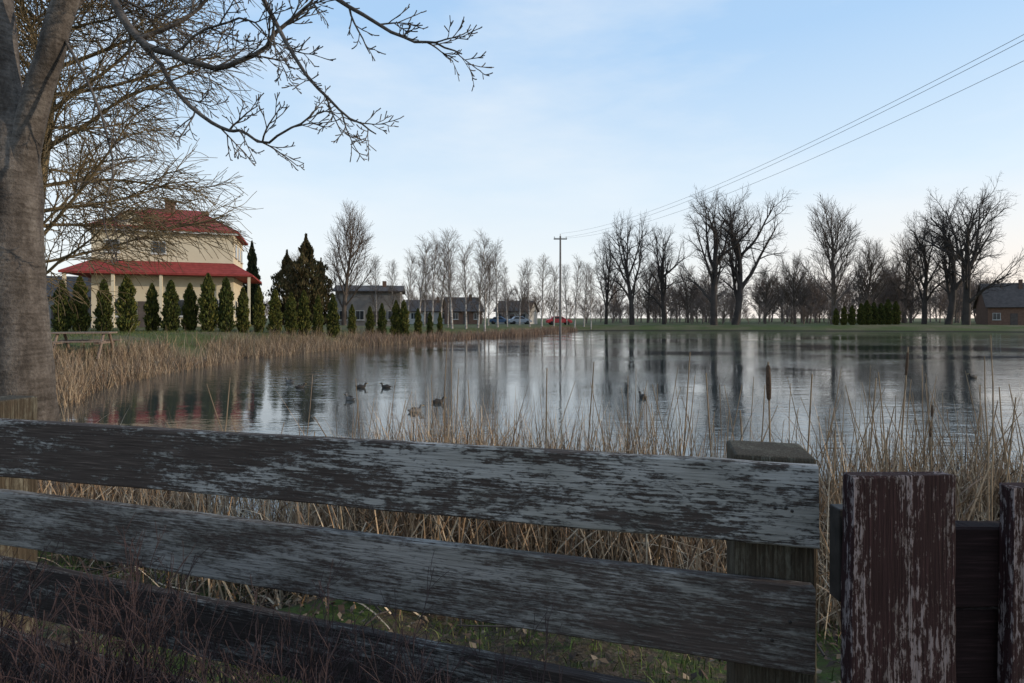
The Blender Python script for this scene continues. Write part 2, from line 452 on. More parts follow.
def scatter(n, x0,x1,y0,y1, dmin):
    x = NR.uniform(x0,x1,n); y = NR.uniform(y0,y1,n); d = sdist(x,y); ok = d>dmin
    x,y = x[ok],y[ok]; return np.stack([x,y,gh(x,y)],1)
g = scatter(70000,-7,5,0.3,7,0.4)
m = (np.sin(g[:,0]*2.1+1)*np.sin(g[:,1]*2.7+g[:,0])+NR.normal(0,0.35,len(g))+0.7*sm(g[:,0]+0.3))>0.25
g = g[m]
blades('grass', g, NR.uniform(0.03,0.10,len(g)), NR.uniform(0.003,0.006,len(g)), M['grass'], palette(len(g),[(0.09,0.13,0.025),(0.13,0.18,0.04),(0.16,0.16,0.06),(0.05,0.08,0.02)]), 0.4, 0.7, 0.1, 3)
lp = scatter(18000,-7,6,0.2,7,0.2); n = len(lp)
a = NR.uniform(0,2*np.pi,n); s = NR.uniform(0.010,0.030,n)
ux = np.stack([np.cos(a),np.sin(a),NR.normal(0,.35,n)],1)*s[:,None]; uy = np.stack([-np.sin(a),np.cos(a),NR.normal(0,.4,n)],1)*(s*0.6)[:,None]
c = lp+np.array([0,0,0.03])
Vl = np.stack([c-ux,c-uy+[0,0,.004],c+ux,c+uy+[0,0,.006]],1).reshape(-1,3); fl = np.arange(4*n).reshape(-1,4)
mesh_obj('leaf_litter', Vl, fl, M['leaf'], col=np.repeat(palette(n,[(0.13,0.085,0.05),(0.08,0.052,0.035),(0.20,0.15,0.10),(0.045,0.032,0.023)]),4,axis=0))
g = scatter(36000,-32,-9,10,36,2.0)
blades('bank_grass', g, NR.uniform(0.05,0.18,len(g)), NR.uniform(0.012,0.02,len(g)), M['grass'], palette(len(g),[(0.07,0.10,0.030),(0.10,0.13,0.04),(0.14,0.135,0.06)]), 0.4, 0.6, 0.1, 3)

# ---------------------------------------------------------------- fence
fence = empty('wooden_fence', (0,0,0))
fm1 = fence_mat('peeling_board_top', 0.52, 0.555, paint=(0.40,0.385,0.36), wood=(0.074,0.058,0.050), endpaint=(1.0,2.6,0.055))
fm2 = fence_mat('peeling_board_mid', 0.46, 0.525, paint=(0.30,0.285,0.265), wood=(0.080,0.062,0.054), endpaint=(1.9,2.9,-0.035))
fm3 = fence_mat('peeling_board_low', 0.51, 0.57, paint=(0.26,0.25,0.235), wood=(0.045,0.036,0.033))
def board(name, A, B, hgt_a, hgt_b, thick, mat, parent, seed=0):
    rr = random.Random(seed)
    d = (B-A); L = d.length; n = 60
    ex = d.normalized(); back = Vector((-ex.y, ex.x, 0)).normalized()
    if back.y < 0: back = -back
    up = ex.cross(back) ; up = up if up.z>0 else -up
    verts = []; faces = []
    ph = rr.uniform(0,6)
    for i in range(n+1):
        x = L*i/n; hh = hgt_a+(hgt_b-hgt_a)*i/n
        wob = 0.0012*math.sin(x*3+ph)+0.0006*math.sin(x*17+ph*2)+rr.uniform(-.0007,.0007)
        wb2 = 0.0015*math.sin(x*4+ph*3)+0.0008*math.sin(x*13)+rr.uniform(-.0009,.0009)
        c = 0.004
        sec = [(0,-c+wob),(c,wob),(thick-c,wob),(thick,-c+wob),(thick,-hh+c+wb2),(thick-c,-hh+wb2),(c,-hh+wb2),(0,-hh+c+wb2)]
        for (yy,zz) in sec:
            e = rr.uniform(-.003,.003) if i in (0,n) else 0
            verts.append((x+e, yy, zz))
    for i in range(n):
        for q in range(8):
            a = i*8+q; b = i*8+(q+1)%8
            faces.append((a,a+8,b+8,b))
    faces.append(tuple(range(8))); faces.append(tuple(n*8+q for q in range(8)))
    o = mesh_obj(name, verts, faces, mat, parent)
    mt = Matrix((ex,back,up)).transposed().to_4x4(); mt.translation = A
    o.matrix_world = mt
    import bmesh
    bm = bmesh.new(); bm.from_mesh(o.data); bmesh.ops.recalc_face_normals(bm, faces=bm.faces); bm.to_mesh(o.data); bm.free()
    return o
def bp(u, v):
    d = 1/(0.568+(0.847-0.568)*u/820.0); return W(u,v,d)
ext = lambda A,B,k: A+(A-B).normalized()*k
A1,B1 = bp(0,420),bp(820,467); A2,B2 = bp(0,492),bp(815,589)
A3 = bp(0,560); B3 = bp(600,680); B3 = B3+(B3-A3).normalized()*0.5
A4 = bp(0,632); B4 = bp(180,683); B4 = B4+(B4-A4).normalized()*1.9; B4.z = max(B4.z,0.80)
board('top_board', ext(A1,B1,0.5), B1, 0.176,0.172,0.028, fm1, fence, seed=1)
board('middle_board', ext(A2,B2,0.5), B2, 0.163,0.182,0.028, fm2, fence, seed=2)
board('lower_board', ext(A3,B3,0.5), B3, 0.16,0.16,0.028, fm3, fence, seed=3)
board('bottom_board', ext(A4,B4,0.5), B4, 0.15,0.15,0.028, fm3, fence, seed=4)
fdir = (B1-A1).normalized(); fang = math.atan2(fdir.y, fdir.x)
bk = Vector((-fdir.y,fdir.x,0)).normalized()
M['postv'] = fence_mat('post_weathered', 0.49, 0.58, (0.17,0.16,0.125), (0.062,0.05,0.036), vertical=True)
def post(name, c, wx, wy, z0, z1, ang, mat, parent, bev=0.006):
    o = box(name, -wx/2,wx/2,0,wy,0,z1-z0, mat, parent, bev)
    o.location = (c.x,c.y,z0); o.rotation_euler = (0,0,ang); return o
pr = bp(778,500)+bk*0.031
post('right_post', pr, 0.165,0.16,0.35,1.70,fang, M['postv'], fence)
pl = bp(-30,500)+bk*0.031
post('left_post', pl, 0.12,0.13,0.35,1.735,fang, M['postv'], fence)
TN = Tubes()
for (u,v) in [(775,508),(786,508),(792,511),(760,630),(772,640),(790,622)]:
    p = bp(u,v); nrm = -bk
    TN.tube([p+bk*0.004, p+nrm*0.0012, p+nrm*0.0016],[0.0035,0.0035,0.0005],8)
link(bpy.data.objects.new('nails', TN.mesh('nails', M['metal'])), fence)

gate = empty('wooden_gate', (0,0,0))
gm = fence_mat('gate_rail_dark', 0.60, 0.66, paint=(0.12,0.10,0.10), wood=(0.018,0.010,0.010))
gmv = fence_mat('gate_flaking_vertical', 0.508, 0.526, (0.25,0.21,0.215), (0.028,0.014,0.015), vertical=True, endpaint=(1.55,1.2,0.02))
def stile(name, u0,u1,v,d,th,seed):
    a = W(u0,v,d); b = W(u1,v,d+0.01)
    rr = random.Random(seed); w = (b-a).length; n = 40; z1 = a.z; z0 = 0.62
    verts=[];faces=[]
    for i in range(n+1):
        z = z0+(z1-z0)*i/n; e1=rr.uniform(-.001,.001)+0.002*math.sin(z*9+seed); e2=rr.uniform(-.001,.001)+0.002*math.sin(z*7)
        c=0.004
        for (x,y) in [(c,0),(w-c,0),(w,c),(w,th-c),(w-c,th),(c,th),(0,th-c),(0,c)]:
            verts.append((x+(e1 if x<w/2 else e2), y, z+(rr.uniform(-.003,.003) if i==n else 0)))
    for i in range(n):
        for q in range(8):
            A=i*8+q; B=i*8+(q+1)%8; faces.append((A,B,B+8,A+8))
    faces.append(tuple(range(7,-1,-1))); faces.append(tuple(n*8+q for q in range(8)))
    o = mesh_obj(name, verts, faces, gmv, gate)
    o.location = (a.x,a.y,0); o.rotation_euler=(0,0,math.atan2(b.y-a.y,b.x-a.x)); return o
stile('front_stile', 851,958,478,1.00,0.03,5)
stile('rear_stile', 1011,1120,488,1.04,0.03,6)
g0 = W(945,528,1.06); g1 = W(1180,528,1.10)
board('upper_rail', g0, g1, 0.15,0.15,0.04, gm, gate, seed=8)
g0 = W(945,611,1.07); g1 = W(1180,611,1.11)
board('panel_rail', g0, g1, 0.25,0.25,0.035, gm, gate, seed=9)
lt = empty('gate_latch', (0,0,0)); lt.parent = gate
box('latch_bar', 0.655,0.745,1.075,1.095,1.55,1.60, M['metal'], lt, 0.002)
box('latch_plate', 0.632,0.665,1.10,1.135,1.45,1.63, M['metal'], lt, 0.003)
box('latch_bar_lower', 0.66,0.72,1.138,1.155,1.49,1.52, M['metal'], lt, 0.002)
T = Tubes()
for k_ in range(70):
    x=R.uniform(-4.5,3.5); y=R.uniform(1.9,3.9); z=gz(x,y)+0.03; a=R.uniform(0,3.14); l=R.uniform(.15,.6)
    d=Vector((math.cos(a),math.sin(a),0.05))
    T.tube([Vector((x,y,z)),Vector((x,y,z))+d*l*.5+Vector((0,0,.02)),Vector((x,y,z))+d*l],[.006,.005,.003],5)
link(bpy.data.objects.new('fallen_sticks', T.mesh('fallen_sticks', M['bark_dark'])))

# ---------------------------------------------------------------- foreground shrub
T = Tubes()
PS = [L_(8,0.09,0.03,0.35,0.0010,4,10,0.5,0.6,0.3,0.8,0.0035),
      L_(5,0.14,0.04,0.4,0.0008,3,5,0.2,0.6,0.4,0.20,0.0016),
      L_(3,0.2,0.03,0.5,0.0007,3,0,0,0,0,0.08,0.0010)]
for k_ in range(220):
    x = R.uniform(-1.5,-0.05)
    y = R.uniform(0.9,1.15+max(0,(-x-0.3))*0.24)
    top = 1.48-0.14*max(0,(x+0.9))-abs(R.gauss(0,.12))
    L = max(0.3,(top-0.46)*0.95)
    d = Vector((R.gauss(0,.13),R.gauss(0.02,.05),1)).normalized()
    branch(T, Vector((x,y,0.46)), d, L, R.uniform(.002,.004), 0, PS)
link(bpy.data.objects.new('bare_shrub', T.mesh('bare_shrub', M['shrub'])))

# ---------------------------------------------------------------- foreground chestnut
T = Tubes()
def poly(T, pts, r0, r1, sides=8, wob=0.0, sub=3):
    P = [Vector(p) for p in pts]; out=[]
    n=len(P)
    for i in range(n-1):
        p0=P[max(i-1,0)];p1=P[i];p2=P[i+1];p3=P[min(i+2,n-1)]
        for k_ in range(sub):
            t=k_/sub
            out.append(0.5*((2*p1)+(p2-p0)*t+(2*p0-5*p1+4*p2-p3)*t*t+(3*p1-p0-3*p2+p3)*t**3)+rv(wob))
    out.append(P[-1]); m=len(out)
    rad=[r0+(r1-r0)*(i/(m-1))**0.8 for i in range(m)]
    T.tube(out,rad,sides)
    ds=[(out[min(i+1,m-1)]-out[max(i-1,0)]).normalized() for i in range(m)]
    return out,rad,ds
base = W(28,489,5.0); bz = gz(base.x,base.y)-0.1
tp = [Vector((base.x-0.02,5.0,bz)),Vector((base.x-0.04,5.0,bz+0.25)),W(24,410,5),W(19,330,5),W(14,250,5),W(14,170,5),W(15,110,5)]
trunk = []; trr = []
ctl = [tp[0],tp[0].lerp(tp[1],.5)]+tp[1:]; rctl=[0.40,0.33,0.285,0.245,0.22,0.21,0.20,0.13]
for i_ in range(len(ctl)-1):
    for k_ in range(6):
        f_=k_/6; trunk.append(ctl[i_].lerp(ctl[i_+1],f_)+rv(0.006)); trr.append((rctl[i_]*(1-f_)+rctl[i_+1]*f_)*R.uniform(0.97,1.03))
trunk.append(ctl[-1]); trr.append(0.10)
T.tube(trunk,trr,24)
poly(T,[W(9,190,5),W(6,120,5),W(0,50,5),W(-4,-20,5.05),W(-10,-120,5.1),W(-5,-300,5.2)],0.175,0.08,14,0.01)
poly(T,[W(18,200,5),W(28,130,4.95),W(48,60,4.9),W(66,0,4.85),W(92,-70,4.8),W(110,-170,4.8)],0.125,0.07,12,0.006)
poly(T,[W(6,180,5.05),W(-30,80,5.2),W(-90,0,5.4),W(-160,-120,5.6)],0.12,0.05,10)
mains = [
 ([W(92,-70,4.8),W(112,-5,4.6),W(138,38,4.45),W(172,54,4.35),W(215,68,4.3),W(255,54,4.25),W(285,24,4.2),W(312,2,4.2)],0.042,0.010,1.2),
 ([W(128,25,4.55),W(160,66,4.4),W(190,108,4.3),W(222,126,4.25),W(238,132,4.2),W(268,141,4.15),W(300,122,4.1),(W(318,108,4.1))],0.022,0.005,.9),
 ([W(170,-120,4.5),W(215,-50,4.3),W(262,0,4.2),W(285,40,4.1),W(318,88,4.0),W(350,118,4.0),W(376,134,4.0)],0.028,0.0045,.9),
 ([W(170,-120,4.5),W(250,-70,4.3),W(320,-12,4.1),W(362,14,4.0),W(405,38,3.95),W(435,44,3.9),W(462,54,3.9)],0.026,0.0045,.8),
 ([W(110,-170,4.8),W(170,-120,4.5),W(260,-110,4.3),W(350,-70,4.1),W(420,-50,4.0)],0.05,0.01,.5),
 ([W(60,30,4.9),W(92,95,4.8),W(112,160,4.7),W(104,215,4.65),W(118,262,4.6)],0.014,0.004,.7),
 ([W(138,38,4.45),W(185,20,4.5),W(225,-20,4.5),W(250,-60,4.5)],0.020,0.008,1),
 ([W(60,30,4.9),W(95,-10,5.0),W(150,14,5.1),W(190,36,5.2)],0.02,0.006,1),
 ([W(172,54,4.35),W(205,30,4.3),W(240,20,4.25),W(262,30,4.2),(W(290,70,4.15))],0.012,0.004,.9),
]
for pts,r0,r1,dn in mains:
    o_,rd,ds = poly(T,pts,r0,r1,7,0.012,3)
    P2 = [dict(n=int((4+len(pts)*0.9)*dn),t0=0.2,ang=0.85,fall=0.5,len=1,r=0.02,seg=1,w=0,up=0,tp=1,min=0,sides=3),
        L_(6,0.17,0.01,0.4,0.0034,5,5,0.15,0.75,0.35,0.48,0.008),
        L_(5,0.16,0.06,0.6,0.0030,4,3,0.3,0.7,0.4,0.20,0.005),
        L_(3,0.12,0.10,1.1,0.0034,4,0,0,0,0,0.07,0.0038)]
    children(T,o_,rd,ds,1,0,P2)
link(bpy.data.objects.new('chestnut_tree', T.mesh('chestnut_tree', M['bark'])))
T = Tubes()
b0 = Vector((-8.3,9.5,0)); b0.z = gz(b0.x,b0.y)-0.1
PW = [L_(9,0.03,0.02,0.35,0.03,9,54,0.27,1.2,0.42,9.5,0.17),
      L_(9,0.12,-0.005,0.25,0.010,5,17,0.12,0.75,0.4,3.6,0.035),
      L_(6,0.16,-0.07,0.4,0.007,4,12,0.1,0.7,0.4,1.3,0.012),
      L_(4,0.2,-0.07,0.6,0.0055,3,0,0,0,0,0.66,0.007)]
branch(T,b0,Vector((0.03,0,1)),9.5,0.19,0,PW)
link(bpy.data.objects.new('willow_tree', T.mesh('willow_tree', M['twig_tan'])))

# ---------------------------------------------------------------- far tree variants
def variant(P, L, r, seed, mat, d=(0,0,1), name='tree'):
    global R
    R = random.Random(seed); T = Tubes()
    branch(T,Vector((0,0,-0.2)),Vector(d).normalized(),L,r,0,P)
    return T.mesh(name, mat)
PC = [L_(6,0.08,0.03,0.45,0.16,8,9,0.26,0.80,0.30,10,0.5),
      L_(7,0.20,0.07,0.28,0.05,6,8,0.15,0.85,0.30,9.5,0.25),
      L_(6,0.24,0.03,0.3,0.022,4,8,0.12,0.8,0.4,4.6,0.10),
      L_(4,0.26,0.03,0.5,0.012,3,5,0.15,0.8,0.4,2.0,0.028),
      L_(2,0.25,0.03,0.7,0.009,3,0,0,0,0,0.9,0.011)]
ch = [variant(PC,10.5,0.55,s,M['bark_far'],dd,'chestnut_mesh') for s,dd in ((3,(0,0,1)),(14,(0.10,0,1)),(25,(0.30,0,1)))]
PR = [L_(7,0.04,0.03,0.3,0.08,7,17,0.18,0.85,0.40,12,0.32),
      L_(6,0.10,0.09,0.3,0.03,5,13,0.15,0.65,0.4,7.2,0.12),
      L_(4,0.14,0.06,0.4,0.016,3,10,0.12,0.6,0.4,2.8,0.038),
      L_(3,0.2,0.04,0.7,0.012,3,0,0,0,0,1.4,0.016)]
rd_ = [variant(PR,11.5,0.36,s,M['twig_brown'],(0,0,1),'round_mesh') for s in (5,9)]
PBi = [L_(7,0.04,0.03,0.2,0.03,6,24,0.16,0.6,0.6,10,0.12),
       L_(5,0.12,0.03,0.4,0.012,4,10,0.15,0.6,0.4,3.4,0.032),
       L_(3,0.16,-0.03,0.6,0.009,3,4,0.2,0.6,0.3,1.2,0.013),
       L_(2,0.16,-0.08,0.6,0.008,3,0,0,0,0,0.6,0.009)]
bi = []
for s in (4,8,15):
    me = variant(PBi,10.0,0.13,s,M['twig_brown'],(0.04,0.02,1),'birch_mesh')
    me.materials.append(M['birch'])
    for q in range(7*6): me.polygons[q].material_index = 1
    bi.append(me)
def place(name, me, u, d, top_v, mesh_h=None, rot=0, base_off=0.0, sx=1.0):
    p = W(u,HY,d); z = gz(p.x,p.y)-0.05
    zt = max(v.co.z for v in me.vertices) if mesh_h is None else mesh_h
    top = CZ-(top_v-HY)/F*d; s = (top-z)/zt
    o = bpy.data.objects.new(name, me); o.location=(p.x,p.y,z); o.scale=(s*sx,s*sx,s); o.rotation_euler=(0,0,rot)
    link(o); return o
for (i_,u,d,tv,rot,sx) in [(0,632,96,204,0.4,0.78),(1,664,104,216,2.0,0.7),(1,714,94,176,1.1,0.85),(2,735,96,184,0.0,0.85),(0,606,104,232,3.0,0.65),
                      (0,924,104,210,2.2,0.75),(2,948,98,190,-0.3,0.8),(1,966,94,178,4.2,0.88),(1,1050,112,230,0.2,1)]:
    place('chestnut_tree', ch[i_], u,d,tv,None,rot,0,sx)
for (i_,u,d,tv,rot,sx) in [(0,834,100,192,0.4,1.0),(1,866,116,236,0,1),(0,795,120,250,2,1),(1,904,120,228,1,1),(1,344,62,201,1.0,0.95),(0,300,72,250,2,1),
                      (0,765,120,262,5,1.1),(1,688,122,262,3,1),(0,890,130,255,4,1.1),(1,648,125,255,2,1)]:
    place('bare_tree', rd_[i_], u,d,tv,None,rot,0,sx)
for (u,d,tv) in [(408,66,246),(418,70,232),(432,64,228),(447,68,256),(453,60,226),(466,62,238),(478,66,226),(485,62,246),(497,70,238),(508,74,258),(530,78,256),(541,80,252),
                 (553,84,260),(574,88,252),(584,92,260),(592,90,264),(392,66,258),(377,70,254),(440,76,240),(519,90,262),(425,80,250),(488,84,250),(566,94,262)]:
    place('birch_tree', bi[R.randrange(3)], u+R.uniform(-1,1), d, tv, None, R.uniform(0,6), 0, R.uniform(0.8,1.3))

PD = [L_(3,0.12,0.02,0.4,0.04,3,9,0.05,0.6,0.4,6,0.12),
      L_(3,0.15,0.05,0.4,0.03,3,7,0.15,0.6,0.4,4.0,0.06),
      L_(2,0.2,0.04,0.6,0.026,3,6,0.1,0.6,0.4,1.9,0.035),
      L_(1,0.2,0.02,0.8,0.022,3,0,0,0,0,1.0,0.022)]
bushes=[]
for s in (31,32,33):
    me = variant(PD,6.0,0.14,s,M['brush'],(0,0,1),'bush_tmp')
    vv = np.zeros(len(me.vertices)*3,np.float32); me.vertices.foreach_get('co',vv)
    ff = np.zeros(len(me.polygons)*4,np.int32); me.polygons.foreach_get('vertices',ff)
    bushes.append((vv.reshape(-1,3),ff.reshape(-1,4)))
R = random.Random(77)
AV=[];AF=[];off=0
def add_bush(x,y,s):
    global off
    v,f = bushes[R.randrange(3)]; a=R.uniform(0,6.28); ca,sa=math.cos(a),math.sin(a)
    w=np.empty_like(v); w[:,0]=(v[:,0]*ca-v[:,1]*sa)*s*1.3+x; w[:,1]=(v[:,0]*sa+v[:,1]*ca)*s*1.3+y; w[:,2]=v[:,2]*s+gz(x,y)
    AV.append(w);AF.append(f+off);off+=len(v)
for q in range(250):
    u = R.uniform(600,1330); d=R.uniform(118,190); p=W(u,HY,d)
    add_bush(p.x,p.y,R.uniform(0.7,1.6)*(1.0 if u>690 else .8))
for q in range(130):
    u = R.uniform(-300,610); d=R.uniform(105,190); p=W(u,HY,d)
    add_bush(p.x,p.y,R.uniform(0.5,1.0))
for q in range(30):
    u = R.uniform(670,905); d=R.uniform(104,114); p=W(u,HY,d)
    add_bush(p.x,p.y,R.uniform(0.3,0.65))
mesh_obj('distant_tree_line', np.concatenate(AV), np.concatenate(AF), M['brush'])

# ---------------------------------------------------------------- evergreens
def evergreen(name, h, rad, n, seed, prof, cols, leaf=0.07, core=0.62, lumpy=1.0):
    g = np.random.default_rng(seed)
    t = g.random(n)**0.85; r = prof(t)*rad; lump = 1+0.16*np.sin(t*23+g.random()*6)+g.normal(0,0.08,n)
    az = g.random(n)*2*np.pi
    lump *= 1+lumpy*(0.12*np.sin(az*3+t*9)+0.10*np.sin(az*7-t*30)+0.10*np.sin(az*5+t*47))
    rr = r*np.clip(lump,0.4,1.5)*np.sqrt(g.uniform(0.45,1,n))
    c = np.stack([rr*np.cos(az),rr*np.sin(az),t*h],1)
    d = np.stack([np.cos(az)*0.5,np.sin(az)*0.5,g.uniform(0.4,1.2,n)],1)+g.normal(0,.25,(n,3)); d/=np.linalg.norm(d,axis=1,keepdims=True)
    s = np.cross(d,g.normal(0,1,(n,3))); s/=np.linalg.norm(s,axis=1,keepdims=True)
    L = g.uniform(0.8,1.6,n)[:,None]*leaf
    V = np.stack([c-d*L,c+s*L*0.5,c+d*L,c-s*L*0.5],1).reshape(-1,3); f=np.arange(4*n).reshape(-1,4)
    cl = np.array(cols)[g.integers(0,len(cols),n)]*g.uniform(0.7,1.25,(n,1))
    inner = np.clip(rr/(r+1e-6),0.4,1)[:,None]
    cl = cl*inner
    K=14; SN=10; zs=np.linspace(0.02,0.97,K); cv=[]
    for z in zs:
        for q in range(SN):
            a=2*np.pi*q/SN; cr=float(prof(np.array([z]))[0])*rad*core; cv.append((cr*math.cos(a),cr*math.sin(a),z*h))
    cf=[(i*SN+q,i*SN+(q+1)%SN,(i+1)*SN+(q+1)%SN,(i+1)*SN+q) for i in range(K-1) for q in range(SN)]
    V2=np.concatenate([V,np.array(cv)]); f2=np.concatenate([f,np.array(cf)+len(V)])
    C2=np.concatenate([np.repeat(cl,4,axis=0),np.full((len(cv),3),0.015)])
    o = mesh_obj(name,V2,f2,M['thuja'],col=C2); me=o.data; bpy.data.objects.remove(o); return me
thp = lambda t: np.clip(np.minimum(1,(t*4+0.55))*(1-t**3.2)**0.75,0.02,1)
GREEN=[(0.055,0.074,0.018),(0.088,0.098,0.022),(0.125,0.118,0.03),(0.040,0.052,0.015)]
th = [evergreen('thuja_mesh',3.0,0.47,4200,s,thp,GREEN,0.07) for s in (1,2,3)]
row=[(62,31,280),(80,31.5,276),(104,32,279),(127,31,274),(152,33,283),(171,33,280),(190,34,283),(208,33.5,273),(226,34,277),(243,35,287),(259,36,286),(275,36.5,289),
     (291,38,292),(304,39,290),(318,40,295),(333,41,294),(352,44,304),(370,45,306),(382,46,303),(396,47,300),(404,47,300),(418,50,308),(430,52,312),(440,54,312)]
for k_,(u,d,tv) in enumerate(row):
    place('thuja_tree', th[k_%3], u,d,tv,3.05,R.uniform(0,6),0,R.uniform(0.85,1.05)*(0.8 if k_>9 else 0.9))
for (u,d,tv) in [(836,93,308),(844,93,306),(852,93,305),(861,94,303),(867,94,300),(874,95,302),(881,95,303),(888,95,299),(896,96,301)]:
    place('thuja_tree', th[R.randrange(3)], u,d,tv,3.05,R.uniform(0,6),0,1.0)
spf = lambda t: np.clip((1-t)**0.8*(1-0.25*np.mod(t*9,1)),0.02,1)*np.clip(t*8+0.5,0,1)
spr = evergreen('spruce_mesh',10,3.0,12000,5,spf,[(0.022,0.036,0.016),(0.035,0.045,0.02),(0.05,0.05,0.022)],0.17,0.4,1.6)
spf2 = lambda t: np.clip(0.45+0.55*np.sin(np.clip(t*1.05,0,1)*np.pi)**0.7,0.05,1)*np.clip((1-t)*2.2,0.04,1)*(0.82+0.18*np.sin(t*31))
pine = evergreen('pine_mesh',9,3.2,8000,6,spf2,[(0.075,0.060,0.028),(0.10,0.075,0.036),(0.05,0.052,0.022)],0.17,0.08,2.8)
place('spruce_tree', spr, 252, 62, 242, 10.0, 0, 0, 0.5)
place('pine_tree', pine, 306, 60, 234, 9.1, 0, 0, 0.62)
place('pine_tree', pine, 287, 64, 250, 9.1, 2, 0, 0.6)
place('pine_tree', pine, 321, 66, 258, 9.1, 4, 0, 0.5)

# ---------------------------------------------------------------- buildings
def window(par, x, z, w, hgt, y=0):
    box('window_frame', x-w/2,x+w/2, y-0.05,y+0.02, z,z+hgt, M['frame'], par)
    box('window_glass_l', x-w/2+0.07,x-0.03, y-0.065,y-0.052, z+0.07,z+hgt-0.07, M['glass'], par)
    box('window_glass_r', x+0.03,x+w/2-0.07, y-0.065,y-0.052, z+0.07,z+hgt-0.07, M['glass'], par)
    box('window_sill', x-w/2-0.08,x+w/2+0.08, y-0.14,y-0.052, z-0.08,z-0.002, M['frame'], par)
def hip_roof(name, x0,x1,y0,y1,z,h,rx,mat,par,ov=0.0,th=0.15):
    x0-=ov;x1+=ov;y0-=ov;y1+=ov; ym=(y0+y1)/2
    v=[(x0,y0,z),(x1,y0,z),(x1,y1,z),(x0,y1,z),(x0,y0,z+th),(x1,y0,z+th),(x1,y1,z+th),(x0,y1,z+th),(x0+rx,ym,z+h),(x1-rx,ym,z+h)]
    f=[(0,3,2,1),(0,1,5,4),(1,2,6,5),(2,3,7,6),(3,0,4,7),(4,5,9,8),(5,6,9),(6,7,8,9),(7,4,8)]
    return mesh_obj(name,v,f,mat,par)
hp = W(165,HY,46); hz = gz(hp.x,hp.y)-0.1
house = empty('residential_house', (hp.x,hp.y,hz), math.radians(20))
HW=5.0; HD=7.5; EZ=(318-229)/F*45+2-hz
box('walls', -HW,HW,0,HD,0,EZ, M['wall'], house)
hip_roof('main_roof', -HW,HW,0,HD,EZ+0.002,2.4,3.6,M['roof'],house,0.45)
box('eaves_fascia', -HW-0.4,HW+0.4,-0.4,-0.34,EZ-0.16,EZ, M['frame'], house)
z2 = (318-272)/F*44+2-hz
def skirt(name,x0,x1,y0,y1,z,h,out,mat,par):
    v=[(x0-out,y0-out,z),(x1+out,y0-out,z),(x1+out,y1+out,z),(x0-out,y1+out,z),(x0-.01,y0-.01,z+h),(x1+.01,y0-.01,z+h),(x1+.01,y1+.01,z+h),(x0-.01,y1+.01,z+h),
       (x0-out,y0-out,z-.15),(x1+out,y0-out,z-.15),(x1+out,y1+out,z-.15),(x0-out,y1+out,z-.15)]
    f=[(0,1,5,4),(1,2,6,5),(2,3,7,6),(3,0,4,7),(8,9,1,0),(9,10,2,1),(10,11,3,2),(11,8,0,3),(8,11,10,9)]
    return mesh_obj(name,v,f,mat,par)
skirt('lower_roof', -HW,HW,0,HD,z2,1.0,1.6,M['roof'],house)
for x in (-3.6,-0.4):
    window(house,x,EZ-1.85,1.0,1.0)
for x in (-3.8,1.4,3.9): window(house,x,0.95,1.4,1.4)
box('door', -1.9,-0.9,-0.06,0.01,0.05,2.15, M['roofdark'], house)
for x in (-6.3,-3.2,0,3.2,6.3): box('canopy_post', x-0.1,x+0.1,-1.45,-1.25,0,z2-0.15, M['wall'], house)
sd = empty('side_openings',(0,0,0)); sd.parent=house; sd.location=(HW,0,0); sd.rotation_euler=(0,0,math.pi/2)
for x in (1.6,4.0,6.2):
    window(sd,x,EZ-1.85,1.0,1.15); window(sd,x,0.95,1.2,1.35)
box('chimney', -0.6,0.1,2.9,3.5,EZ+0.5,EZ+2.9, M['brick'], house); box('chimney_cap', -0.7,0.2,2.8,3.6,EZ+2.902,EZ+3.0, M['concrete'], house)
box('chimney_rear', 1.8,2.4,4.9,5.5,EZ+0.5,EZ+2.6, M['brick'], house)
dv=[(-3.2,-0.1,EZ+.3),(-1.6,-0.1,EZ+.3),(-1.6,2.5,EZ+.9),(-3.2,2.5,EZ+.9),(-3.2,-0.1,EZ+.9),(-1.6,-0.1,EZ+.9),(-2.4,-0.1,EZ+1.5),(-2.4,3.3,EZ+1.55),(-1.6,2.5,EZ+1.0),(-3.2,2.5,EZ+1.0)]
mesh_obj('dormer_walls', dv, [(0,1,5,6,4),(1,2,8,5),(0,4,9,3)], M['wall'], house)
mesh_obj('dormer_roof', [(-3.45,-.3,EZ+.8),(-2.4,-.3,EZ+1.6),(-1.35,-.3,EZ+.8),(-3.45,2.6,EZ+.8),(-2.4,3.3,EZ+1.6),(-1.35,2.6,EZ+.8)], [(0,1,4,3),(1,2,5,4)], M['roof'], house)

